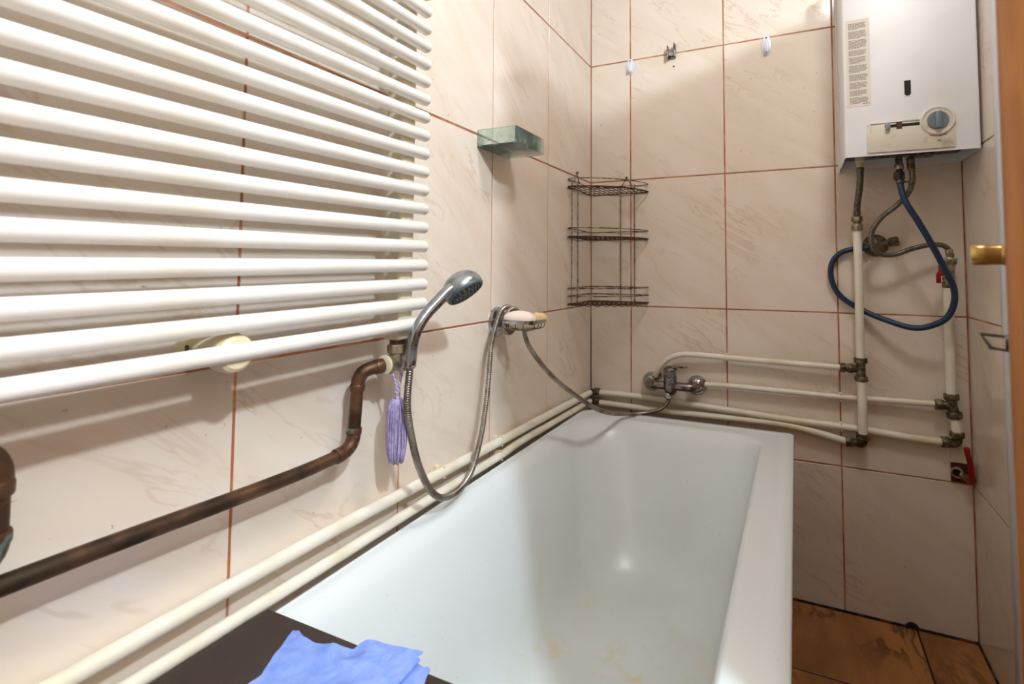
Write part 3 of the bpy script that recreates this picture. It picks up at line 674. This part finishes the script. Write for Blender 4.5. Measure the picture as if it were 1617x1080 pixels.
# ------------------------------------------------------------------ hooks on the back wall
def oval(c, a, b, h, n=24):
    rings = []
    for s, d in ((1, 0), (1, .4), (.92, .75), (.7, .95), (.35, 1.0)):
        rings.append([(c[0]+a*s*math.cos(2*math.pi*k/n), c[1]-h*d, c[2]+b*s*math.sin(2*math.pi*k/n)) for k in range(n)])
    return loft(rings, True, True)
for (x, z, a, b, lab) in ((.157, 1.7890, .0170, .0290, 'white oval stick-on hook nearest the wall corner'), (.6288, 1.7860, .0160, .0350, 'white oval stick-on hook nearest the water heater')):
    k = thing('wall_hook', lab, 'hook', (x, 0, z), 'white stick-on hooks on the back wall')
    obj('base_plate', oval((x, 0, z), a, b, .006), M['white_plastic'], k)
    obj('hook', join(oval((x, -.006, z-b*.25), a*.55, b*.62, .006), tube([(x, -.008, z-b*.5), (x, -.017, z-b*.75), (x, -.020, z-b*.45)], .0035, .003, 8)), M['white_plastic'], k)
    obj('screw_hole', lathe((x, -.0055, z+b*.72), (0, -1, 0), [(.0026, 0), (.0026, .0012), (0, .0012)], 10), M['black'], k)
cl = thing('wall_clip', 'small chrome clip holder between the two white hooks', 'hook', (.312, 0, 1.812))
obj('bracket', join(box(.298, .303, -.024, 0, 1.790, 1.836, .0012), box(.322, .327, -.024, 0, 1.796, 1.842, .0012), box(.300, .325, -.005, 0, 1.792, 1.828, .001)), M['chrome_worn'], cl)
obj('clip', join(box(.3035, .3215, -.018, -.005, 1.800, 1.822, .002), rod((.300, -.017, 1.812), (.326, -.017, 1.818), .0035)), M['chrome'], cl)
tag(obj('drill_hole', lathe((.3183, .0005, 1.7652), (0, -1, 0), [(.0034, 0), (.0034, .001), (.0025, .0012), (0, .0008)], 12), M['black'], loc=(.3183, 0, 1.7652)), 'small dark drill hole plug under the chrome clip', 'hole')

# ------------------------------------------------------------------ radiator
ra_ = thing('towel_radiator', 'large white tubular towel radiator on the left wall', 'radiator', (.06, -1.4, .9))
bx, bz0, pitch, br = .090, .9290, .0345, .0109
def bar_z(k): return bz0+.0345*k-.000045*k*k
barg = lathe((0, 0, 0), (0, 1, 0), [(0, -.385), (.006, -.3845), (.0088, -.382), (br, -.376), (br, .376-.004), (.0088, .3755), (.006, .3785), (0, .379)], 24)
y_mid = -1.091-.379
b0 = None
for k in range(23):
    if k == 0:
        b0 = obj('bar', [tuple(Vector(p)+Vector((bx, y_mid, bz0))) for p in barg[0]] and ([tuple(Vector(p)+Vector((bx, y_mid, bz0))) for p in barg[0]], barg[1]), M['enamel_warm'], ra_, loc=(bx, y_mid, bz0))
    else:
        c = b0.copy(); COL.objects.link(c); c.parent = ra_; c.location = Vector((bx, y_mid, bar_z(k)))-wpos(ra_)
for c in ra_.children: c.rotation_euler.x = .0158      # hangs a little low at its far left
zt_ = bar_z(22)+.03
for y in (-1.1330, -1.8050):
    obj('collector', box(.044, .0835, y-.0185, y+.0185, bz0-.022, zt_, .007, 3), M['enamel_old'], ra_)
br_ = obj('wall_bracket', lathe((0, -1.443, bz0-.001), (1, 0, 0), [(.0225, .0012), (.0225, .006), (.0165, .010), (.0165, .034), (.0195, .035), (.0195, .058)], 28), M['plastic_cream'], ra_)
obj('bar_clamp', lathe((0, -1.443, bz0-.001), (1, 0, 0), [(.019, .059), (.0225, .062), (.0240, .070), (.0240, .082), (.0222, .089), (.018, .092)], 32), M['plastic_cream'], br_)
mm_ = obj('clamp_slot', box(.018, .022, -1.4622, -1.4590, .926, .936, .0008, 1), M['iron'], br_)
for y in (-1.452,):
    obj('wall_bracket', join(lathe((0, y, bz0+pitch*20), (1, 0, 0), [(.026, .0012), (.026, .005), (.017, .009), (.017, .030), (.0195, .031), (.0195, .075)], 28)), M['plastic_cream'], ra_)

# valve under the right collector
vl = thing('radiator_valve', 'dull brass valve with a hexagon nut under the right end of the radiator', 'valve', (.063, -1.133, .86))
obj('collector_tail', rod((.0635, -1.133, .906), (.0635, -1.133, .893), .0125, 18), M['copper'], vl)
obj('hexagon_nut', hexnut((.0635, -1.133, .899), (.0635, -1.133, .883), .0165), M['brass'], vl)
obj('valve_body', join(rod((.0635, -1.133, .884), (.0635, -1.133, .866), .0125, 18), lathe((.0620, -1.158, .8665), (.02, 1, -.04), [(.012, 0), (.0165, .003), (.0165, .010), (.0135, .013), (.0135, .034), (.0165, .037), (.0165, .046), (.012, .050)], 20)), M['brass'], vl)
obj('white_ring', lathe((.0618, -1.1635, .8668), (.02, 1, -.04), [(.0145, 0), (.0170, .001), (.0170, .004), (.0145, .005)], 20), M['enamel_old'], vl)

# copper pipe with elbows
cp = thing('copper_pipe', 'long tarnished copper pipe stepping down from the radiator valve', 'pipe', (.04, -1.4, .73))
cr_ = .0088
obj('pipe', tube([(.0600, -1.166, .8660), (.0575, -1.1735, .8650)], .0108, .004, 16), M['copper'], cp)
obj('elbow', join(tube([(.0588, -1.168, .8655), (.053, -1.184, .8640), (.047, -1.1945, .8590), (.043, -1.1995, .8480), (.0415, -1.2010, .8360)], .0112, .004, 16), collar((.060, -1.164, .866), (.0560, -1.178, .8652), .0128, .05), collar((.0418, -1.2008, .840), (.0412, -1.2013, .829), .0122, .05)), M['copper'], cp)
obj('pipe', rod((.0414, -1.2013, .832), (.040, -1.2050, .760), .0100, 18), M['copper'], cp)
obj('elbow', join(tube([(.040, -1.2050, .766), (.040, -1.2060, .755), (.040, -1.2110, .7440), (.040, -1.2200, .7378), (.040, -1.2330, .7345)], .0112, .004, 16), collar((.040, -1.2047, .770), (.040, -1.2053, .759), .0122, .05), collar((.040, -1.2290, .7352), (.040, -1.2420, .7340), .0122, .05)), M['verdigris'], cp)
obj('pipe', tube([(.040, -1.232, .7342), (.040, -1.30, .7320), (.040, -1.4104, .7335), (.040, -1.5267, .7375), (.040, -1.6266, .7400), (.040, -2.60, .760)], .0100, .03, 18), M['copper'], cp)
c2 = thing('copper_pipe', 'short thick copper pipe bend below the far left of the radiator', 'pipe', (.08, -1.64, .78))
obj('pipe', rod((.081, -1.6500, .848), (.080, -1.6495, .795), .0122, 20), M['copper'], c2)
obj('elbow', join(tube([(.081, -1.6500, .843), (.081, -1.6505, .856), (.081, -1.6560, .868), (.081, -1.6680, .874), (.081, -1.69, .875), (.078, -1.74, .876)], .0138, .004, 20), collar((.081, -1.65, .849), (.081, -1.65, .836), .0148, .05)), M['copper'], c2)
obj('elbow', join(tube([(.080, -1.6495, .804), (.080, -1.650, .793), (.080, -1.655, .784), (.080, -1.668, .776), (.080, -1.72, .765)], .0134, .004, 20), collar((.080, -1.6495, .806), (.080, -1.6495, .795), .0145, .05)), M['verdigris'], c2)

# lilac tassel
ts = thing('bath_tassel', 'lilac thread tassel hanging from the radiator valve by a twisted cord', 'tassel', (.065, -1.13, .75))
def twist(P, r, off, turns, ph):
    Q = spline(P, .0022); n = len(Q); o = []
    for i, q in enumerate(Q):
        a = ph+turns*2*math.pi*i/n; o.append(q+Vector((math.cos(a), math.sin(a)*.9, 0))*off)
    return sweep(o, r, 7)
L1_ = [(.0790, -1.1330, .8780), (.0815, -1.1355, .868), (.0760, -1.1345, .845), (.0700, -1.1345, .822), (.0680, -1.1340, .8050)]
L2_ = [(.0600, -1.1500, .8560), (.0700, -1.1470, .846), (.0700, -1.1410, .828), (.0690, -1.1370, .8050)]
L3_ = [(.0790, -1.1330, .8780), (.066, -1.131, .8835), (.052, -1.135, .8790)]
for P in (L1_, L2_, L3_):
    obj('cord', join(twist(P, .0016, .0013, 7, 0)), M['lilac'], ts); obj('cord', twist(P, .0016, .0013, 7, math.pi), M['lilac_pale'], ts)
st = []
for i in range(300):
    a = 2*math.pi*i*.618; q = math.sqrt((i+.5)/300)
    def pt(z, s, j=0): return Vector((.066+math.cos(a+j)*s*q, -1.1325+math.sin(a+j)*s*q, z))
    zb = .7000+random.uniform(-.007, .006); w = random.uniform(-.34, .34)
    st.append(tube([pt(.8060, .004), pt(.8010, .0115), pt(.790, .0162, w*.4), pt(.760, .0178, w), pt(.725, .0172, w*1.4), pt(zb+.006, .0140, w*1.5), pt(zb, .0120, w*1.5)], .00115, .010, 5))
o = obj('threads', join(*st), M['lilac'], ts, sharp=180); o['kind'] = 'stuff'
obj('core', lathe((.066, -1.1325, .7025), (0, 0, 1), [(.006, .004), (.0105, .008), (.0125, .02), (.0130, .05), (.0120, .085), (.009, .096), (.004, .1035)], 16), M['lilac'], ts)

# ------------------------------------------------------------------ gas water heater
wh = thing('water_heater', 'white wall mounted gas water heater with a dial', 'water heater', (.99, 0, 1.35))
bx0, bx1, by, bz0_, bz1_ = .8365, 1.1440, -.200, 1.3480, 1.935
# casing: front cover 40 mm thick over a slightly narrower back body; open underneath
def shell(x0, x1, y0, y1, z0, z1, t_, bev):
    bm = bmesh.new(); bmesh.ops.create_cube(bm, size=1)
    for q in bm.verts: q.co = Vector((x0+(q.co.x+.5)*(x1-x0), y0+(q.co.y+.5)*(y1-y0), z0+(q.co.z+.5)*(z1-z0)))
    bmesh.ops.bevel(bm, geom=[e for e in bm.edges if abs(e.verts[0].co.z-z0) > 1e-4 or abs(e.verts[1].co.z-z0) > 1e-4], offset=bev, segments=3, profile=.5, affect='EDGES')
    dl = [f for f in bm.faces if all(abs(q.co.z-z0) < 1e-5 for q in f.verts)]
    bmesh.ops.delete(bm, geom=dl, context='FACES')
    bmesh.ops.recalc_face_normals(bm, faces=bm.faces)
    bmesh.ops.solidify(bm, geom=list(bm.faces), thickness=t_)
    return out(bm)
case = obj('casing', shell(bx0, bx1, by, -.0025, bz0_, bz1_, .0022, .006), M['boiler'], wh)
obj('back_flange', join(box(bx0-.004, bx0, -.012, -.001, 1.340, bz1_, .0005, 1)), M['boiler'], wh)
obj('flue_collar', rod((.99, -.10, bz1_-.002), (.99, -.10, bz1_+.04), .055, 32), M['boiler'], wh)
obj('flue_pipe', tube([(.99, -.10, bz1_+.03), (.99, -.10, 2.15), (.99, -.095, 2.20), (.99, -.06, 2.235), (.99, .0, 2.24)], .05, .03, 28), M['iron'], wh)
obj('inner_plate', box(bx0+.01, bx1-.01, -.18, -.02, 1.372, 1.376), M['iron'], wh)
vg = obj('gas_valve', join(rod((.93, -.12, 1.372), (1.10, -.12, 1.368), .014, 14), box(1.005, 1.060, -.15, -.09, 1.352, 1.380, .004), rod((.9757, -.12, 1.39), (.9757, -.12, 1.335), .009)), M['brass_dark'], wh)
obj('outlet_cap', join(collar((.8825, -.10, 1.365), (.8825, -.10, 1.350), .013), rod((.8825, -.10, 1.352), (.8823, -.10, 1.330), .0095)), M['enamel_old'], wh)
yf = by-.0002
lb = obj('instruction_label', xf(box(.8440, .9030, yf-.0004, yf, 1.4900, 1.7380), Matrix.Identity(4)), M['sticker'], wh, smooth=False)
rn = random.Random(3); words_ = []
z = 1.728; rows = [6, 7, 8, 5, 6, 7, 6, 6, 5, 6]
for para, n in enumerate(rows):
    for i in range(n):
        x = .8515; end = .8965-rn.uniform(0, .022 if i == n-1 else .006)
        while x < end:
            w = rn.uniform(.0015, .0055); w = min(w, end-x)
            words_.append(box(x, x+w, yf-.00055, yf-.0004, z-.0016, z)); x += w+.0009
        z -= .00315
    z -= .0040
for x in (.884, .890, .896): words_.append(box(x, x+.0035, yf-.00055, yf-.0004, 1.4955, 1.4980))
obj('printed_text', join(*words_), M['ink'], lb, smooth=False)['kind'] = 'stuff'
# inspection window: dark slot with rounded foot and raised rim
def slot(cx, z0, z1, w, y, d, n=10):
    pts = [(cx-w, z1), (cx+w, z1)]+[(cx+w*math.cos(-math.pi*i/n), z0+w+w*math.sin(-math.pi*i/n)) for i in range(n+1)]
    return loft([[(x, y, z) for x, z in pts], [(x, y-d, z) for x, z in pts]], True, True)
wn = obj('inspection_rim', slot(.9882, 1.5020, 1.5490, .0100, yf, .0010), M['boiler'], wh)
obj('inspection_window', slot(.9882, 1.5045, 1.5465, .0075, yf-.0005, .0008), M['black'], wn)
# control panel
pn = obj('control_panel', box(.8900, 1.0890, yf-.004, yf, 1.3555, 1.4380, .0015), M['panel'], wh)
dc = Vector((1.0518, yf-.004, 1.4290))
obj('dial_ring', lathe((dc.x, yf, dc.z), (0, -1, 0), [(.0385, 0), (.0385, .006), (.0365, .0085), (.0330, .0085), (.0320, .0065), (0, .0065)], 40), M['panel'], pn)
kn = obj('dial_knob', join(lathe((dc.x, yf-.006, dc.z), (0, -1, 0), [(.0240, 0), (.0235, .004), (.0225, .0055), (0, .0055)], 36), box(dc.x-.0070, dc.x+.0070, yf-.020, yf-.010, dc.z-.0225, dc.z+.0225, .003)), M['dial'], pn)
obj('slider_slot', box(.9330, 1.0120, yf-.0052, yf-.0036, 1.4215, 1.4290, .0003, 1), M['black'], pn)
obj('slider_frame', join(box(.8990, 1.0170, yf-.0062, yf-.004, 1.4345, 1.4362), box(.8990, .9010, yf-.0062, yf-.004, 1.4130, 1.4362)), M['panel'], pn)
obj('slider_plate', join(box(.9595, .9720, yf-.0070, yf-.0045, 1.4170, 1.4345, .0005, 1)), M['wire_rust'], pn)
obj('slider_knob', box(.9335, .9450, yf-.0150, yf-.0045, 1.4160, 1.4320, .0018), M['dial_light'], pn)
def arcband(c, r0_, r1_, a0, a1, y, n=10):
    P = []
    for i in range(n+1):
        a = math.radians(a0+(a1-a0)*i/n); P += [(c.x+r0_*math.cos(a), y, c.z+r0_*math.sin(a)), (c.x+r1_*math.cos(a), y, c.z+r1_*math.sin(a))]
    f = [(2*i, 2*i+1, 2*i+3, 2*i+2) for i in range(n)]
    return P, f
a1_ = arcband(dc, .0405, .0425, -88, -62, yf-.0044); a2_ = arcband(dc, .0405, .0425, -116, -90, yf-.0044)
def thick(g): return join(g, ([(x, y-.0002, z) for x, y, z in g[0]], g[1]))
obj('hot_mark', thick(a2_), M['red_print'], pn, smooth=False); obj('cold_mark', thick(a1_), M['blue_print'], pn, smooth=False)
tri = [rod((1.0495, yf-.0043, 1.3745), (1.0525, yf-.0043, 1.3785), .0006, 4), rod((1.0525, yf-.0043, 1.3785), (1.0555, yf-.0043, 1.3735), .0006, 4), rod((1.0495, yf-.0043, 1.3745), (1.0590, yf-.0043, 1.3730), .0006, 4)]
dash = [box(.975+i*.004, .9778+i*.004, yf-.0043, yf-.004, 1.4400-.0030, 1.4407-.0030) for i in range(9)]
obj('pointer_mark', join(*tri), M['blue_print'], pn, smooth=False)
for q in dash: obj('scale_mark', q, M['blue_print'], pn, smooth=False)

# hoses under the heater
def hose(name, label, P, r, m, ends=()):
    t_ = thing(name, label, 'hose', P[0]); obj('hose', tube(P, r, .008, 14), M[m], t_, sharp=180)
    for a, b, rr, mm in ends: obj('end_fitting', join(collar(a, b, rr)), M[mm], t_)
    return t_
hose('braided_hose', 'short braided metal hose from the heater down to the first riser', [(.8823, -.100, 1.331), (.8818, -.098, 1.30), (.8795, -.082, 1.262), (.8765, -.056, 1.225), (.8762, -.046, 1.196)], .0092, 'braid',
     [((.8823, -.1, 1.336), (.8822, -.1, 1.318), .0105, 'braid'), ((.8763, -.049, 1.214), (.8762, -.046, 1.197), .0105, 'braid')])
hose('braided_hose', 'long grey braided hose swinging in an S below the heater', [(1.0030, -.12, 1.352), (1.0051, -.12, 1.3267), (1.0071, -.12, 1.2853), (.9974, -.115, 1.2515), (.9693, -.108, 1.218), (.9309, -.100, 1.1839), (.9084, -.095, 1.1442), (.9097, -.090, 1.1054), (.9304, -.080, 1.0812), (.9656, -.072, 1.0792), (1.01, -.065, 1.0954), (1.0565, -.056, 1.1070), (1.0900, -.048, 1.1035), (1.1050, -.042, 1.0860), (1.1065, -.0405, 1.0700)], .0072, 'braid',
     [((1.0030, -.12, 1.352), (1.0055, -.12, 1.315), .0098, 'brass_dark'), ((1.1000, -.043, 1.0950), (1.1063, -.0405, 1.0720), .0098, 'brass')])
hose('blue_hose', 'dark blue rubber hose looping from the heater to the brass wall fitting', [(.9757, -.12, 1.336), (.9757, -.125, 1.31), (.9767, -.132, 1.2693), (.9861, -.140, 1.2239), (1.0130, -.140, 1.1692), (1.0430, -.134, 1.1069), (1.0740, -.122, 1.0373), (1.0950, -.110, .9855), (1.0965, -.100, .9423), (1.0814, -.09, .903), (1.0539, -.08, .8816), (1.011, -.07, .8697), (.9442, -.045, .8870), (.8770, -.018, .9180), (.8256, -.016, .9584), (.8058, -.016, 1.007), (.8085, -.016, 1.0562), (.8334, -.016, 1.0876), (.8712, -.017, 1.0989), (.9081, -.026, 1.1003)], .0082, 'blue_hose',
     [((.9757, -.12, 1.312), (.9757, -.12, 1.288), .0135, 'brass_dark'), ((.9757, -.12, 1.336), (.9757, -.12, 1.316), .0115, 'brass')])
hcl = [o for o in S.objects if o.name == 'blue_hose'][0]
obj('hose_clamp', join(collar((.9757, -.1285, 1.288), (.9765, -.131, 1.276), .0105), rod((.980, -.132, 1.282), (.998, -.135, 1.280), .0022), lathe((.996, -.135, 1.280), (0, -1, 0), [(.004, -.002), (.004, .002)], 10)), M['iron'], hcl)
wf_ = thing('brass_wall_fitting', 'round tarnished brass wall fitting with a threaded outlet behind the first riser', 'fitting', (.9272, 0, 1.109))
obj('flange', lathe((.9272, 0, 1.1090), (0, -1, 0), [(.0340, 0), (.0340, .004), (.031, .012), (.022, .020), (.012, .024), (0, .025)], 28), M['brass_dark'], wf_)
obj('threaded_outlet', join(rod((.936, -.014, 1.112), (.968, -.024, 1.118), .0085, 16), hexnut((.960, -.0215, 1.1165), (.984, -.029, 1.121), .0140)), M['brass_dark'], wf_)

# stop cock with red lever low in the right corner
sc_ = thing('stop_cock', 'stop cock with a red lever in a rusty tile cut-out low in the right corner', 'valve', (1.12, 0, .46))
obj('recess', box(1.0985, XR-.0005, -.0006, .001, .4330, .4860), M['rust'], sc_, smooth=False)
obj('pipe_end', join(lathe((1.113, .0, .4630), (-.25, -1, .05), [(.0150, 0), (.0150, .020), (.0110, .021), (.0105, .008), (0, .008)], 20)), M['brass'], sc_)
obj('hollow', lathe((1.1110, -.0105, .4635), (-.25, -1, .05), [(.0104, 0), (.0104, .0015), (0, .0015)], 16), M['black'], sc_)
obj('valve_body', join(rod((1.118, -.012, .458), (1.138, -.026, .452), .0105), hexnut((1.130, -.022, .456), (1.1395, -.032, .452), .013)), M['brass_dark'], sc_)
lv = obj('lever', join(tube([(1.1370, -.034, .452), (1.1365, -.040, .470), (1.1345, -.044, .495), (1.1270, -.052, .525), (1.1230, -.058, .546)], lambda i: .0072, .006, 12), box(1.126, 1.143, -.040, -.026, .444, .462, .003)), M['red'], sc_)
tag(obj('pipe_stub', join(tube(arc((.9933, -.006, .0006), (1, 0, 0), (0, 0, 1), .0135, 0, 180, 12), .0045, .003, 8), box(.982, 1.004, -.010, -.0005, .0005, .011)), M['mould'], loc=(.9933, -.005, 0)), 'black rubber stub at the foot of the back wall', 'pipe end')

# added lamp body for the ceiling fill, out of view
cl_ = thing('added_ceiling_lamp', 'added round opal ceiling lamp, out of view, housing the fill light', 'lamp', (1.00, -1.02, 2.5))
obj('base', lathe((1.00, -1.02, 2.5), (0, 0, -1), [(.10, 0), (.10, .02), (.09, .03), (0, .03)], 32), M['white_plastic'], cl_)
obj('shade', lathe((1.00, -1.02, 2.47), (0, 0, -1), [(.09, 0), (.13, .03), (.14, .06), (.12, .09), (.06, .11), (0, .115)], 36), M['lamp_glass'], cl_)
